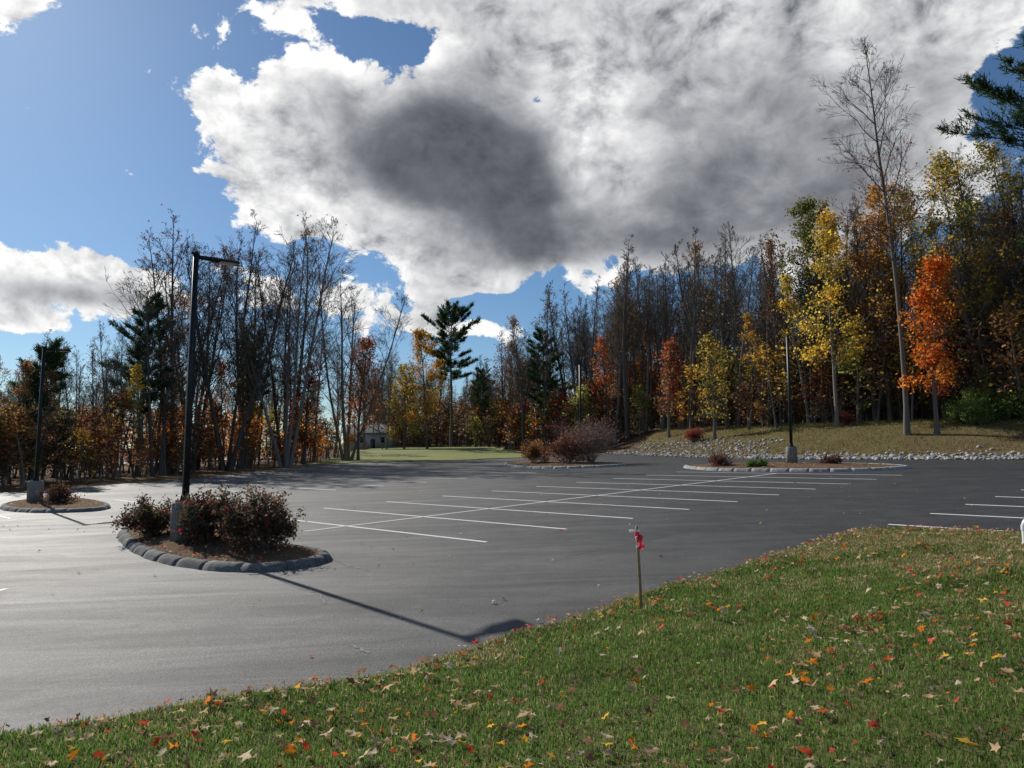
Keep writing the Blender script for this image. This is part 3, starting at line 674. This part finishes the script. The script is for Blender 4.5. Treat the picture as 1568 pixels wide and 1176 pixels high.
def field(blobs,start=0.):
    acc=start
    for (a,e_,ra,re,wt) in blobs:
        v=nt.nodes.new('ShaderNodeVectorMath');v.operation='MULTIPLY_ADD';nt.links.new(ae,v.inputs[0])
        v.inputs[1].default_value=(1/ra,1/re,0);v.inputs[2].default_value=(-a/ra,-e_/re,0)
        d=nt.nodes.new('ShaderNodeVectorMath');d.operation='DOT_PRODUCT';nt.links.new(v.outputs[0],d.inputs[0]);nt.links.new(v.outputs[0],d.inputs[1])
        p=math_(nt,'POWER',.3679,d.outputs['Value']);acc=math_(nt,'MULTIPLY_ADD',p,wt,acc)
    return acc
S=field([(-8.5,24,9,6,1.0),(-17,25.5,5,4,.6),(-17,20.5,5.5,3.6,.75),(-12,18,8,2.6,.7),(-2,15.3,7,2.4,.7),(14,27,20,10,1.2),(11,19,17,4.8,.9),(28,27,12,10,1.0),
 (4,37,20,6,1.0),(-22,30,3.5,3.5,.55),(-24,25,2.2,1.8,.5),(-32,12.2,6.5,2.2,1.15),(-25.5,10.6,3,1.2,.7),(-35,8.8,7,1.1,.8),(-5,9.8,7,1.2,.8),(-2.5,13,3,.6,.6),(-16,12,7,2,.75),(-36.5,29,2.4,3.5,.75),
 (-10,31,4,1.6,-.5),(2.5,27,1.4,1.2,-.5),(36,23,4,3.2,-1.0),(33,31.5,3,1.6,-.7),(90,35,35,14,.8),(-140,32,30,12,.75)],-.5)
sv=Vector((math.sin(rad(SUN_AZ))*math.cos(rad(SUN_EL)),math.cos(rad(SUN_AZ))*math.cos(rad(SUN_EL)),math.sin(rad(SUN_EL))))
wv=nd(nt,'ShaderNodeTexNoise',{'Vector':tc,'Scale':9,'Detail':2}).outputs['Color']
wp=nt.nodes.new('ShaderNodeVectorMath');wp.operation='MULTIPLY_ADD';nt.links.new(wv,wp.inputs[0]);wp.inputs[1].default_value=(.05,.05,.05);nt.links.new(tc,wp.inputs[2])
sq=nt.nodes.new('ShaderNodeVectorMath');sq.operation='MULTIPLY';nt.links.new(wp.outputs[0],sq.inputs[0]);sq.inputs[1].default_value=(1,1,1.35)
of=nt.nodes.new('ShaderNodeVectorMath');of.operation='ADD';nt.links.new(sq.outputs[0],of.inputs[0]);of.inputs[1].default_value=tuple(sv*.018+Vector((0,0,.009)))
nA=noise(nt,9.5,9,.62,sq.outputs[0]);nB=noise(nt,9.5,5,.58,of.outputs[0]);nC=noise(nt,3.5,6,.6,sq.outputs[0])
def sstep(v,a,b):
    n=nt.nodes.new('ShaderNodeMapRange');n.interpolation_type='SMOOTHSTEP';nt.links.new(v,n.inputs[0]);n.inputs[1].default_value=a;n.inputs[2].default_value=b;return n.outputs[0]
Dn=math_(nt,'MULTIPLY_ADD',math_(nt,'SUBTRACT',nA,.5),2.7,math_(nt,'MULTIPLY_ADD',math_(nt,'SUBTRACT',nC,.5),.8,S))
alpha=sstep(Dn,-.02,.12)
thick=sstep(math_(nt,'MULTIPLY_ADD',math_(nt,'SUBTRACT',nA,.5),1.2,math_(nt,'MINIMUM',S,.8)),.05,.75)
core=field([(-5.5,23.5,9,5.3,1.2),(0,20,6,3,.4),(15,17.5,16,3.6,.72),(3,16,7,1.8,.4),(22,25,18,9,.5),(6,34,12,3,.22),(6,23,2.6,4,-.45),(-31,10.6,6,1,.7),(-3,12.5,6,1,.3)])
core=sstep(math_(nt,'MULTIPLY_ADD',math_(nt,'SUBTRACT',nA,.5),1.4,math_(nt,'MULTIPLY_ADD',math_(nt,'SUBTRACT',nC,.5),1.1,core)),.05,1.15)
lit=math_(nt,'SUBTRACT',nA,nB)
b=math_(nt,'MULTIPLY_ADD',thick,-.22,.98)
b=math_(nt,'MULTIPLY_ADD',lit,math_(nt,'MULTIPLY_ADD',core,-1.7,3.2),b)
b=math_(nt,'MULTIPLY',b,math_(nt,'MULTIPLY_ADD',core,-.8,1.0))
b=math_(nt,'MINIMUM',math_(nt,'MAXIMUM',b,.1),1.1)
# silver lining close to the sun
dsun=nt.nodes.new('ShaderNodeVectorMath');dsun.operation='DOT_PRODUCT';nt.links.new(tc,dsun.inputs[0]);dsun.inputs[1].default_value=tuple(sv)
glow=math_(nt,'POWER',math_(nt,'MAXIMUM',dsun.outputs['Value'],0.),40.)
b=math_(nt,'MULTIPLY_ADD',glow,.6,b)
cc=nd(nt,'ShaderNodeCombineXYZ',{0:math_(nt,'POWER',b,1.05),1:math_(nt,'POWER',b,1.02),2:math_(nt,'POWER',b,.95)})
cl=nt.nodes.new('ShaderNodeVectorMath');cl.operation='SCALE';nt.links.new(cc.outputs[0],cl.inputs[0]);cl.inputs['Scale'].default_value=9.0
skc=mix(nt,1.0,sky.outputs[0],(.6,.73,.82),'MULTIPLY')
fin=mix(nt,alpha,skc,(1,1,1));nt.links.new(cl.outputs[0],fin.node.inputs[7])
nt.links.new(fin,bg.inputs[0])
try: w.cycles.sampling_method='NONE'
except Exception: pass

# sun
L=bpy.data.lights.new('sun','SUN');L.energy=5;L.angle=rad(.5);L.color=(1,.95,.87)
so=bpy.data.objects.new('sun',L);link(so);so.rotation_euler=(-sv).to_track_quat('-Z','Y').to_euler()

# camera
cam=bpy.data.cameras.new('camera');cam.sensor_width=36;cam.lens=24.98;cam.clip_end=5000;cam.clip_start=.05
co=bpy.data.objects.new('camera',cam);link(co);co.location=(0,0,2.4);co.rotation_euler=(rad(90)+math.atan(102/1088),0,0)
scene.camera=co
scene.view_settings.view_transform='Standard';scene.view_settings.look='None';scene.view_settings.exposure=0
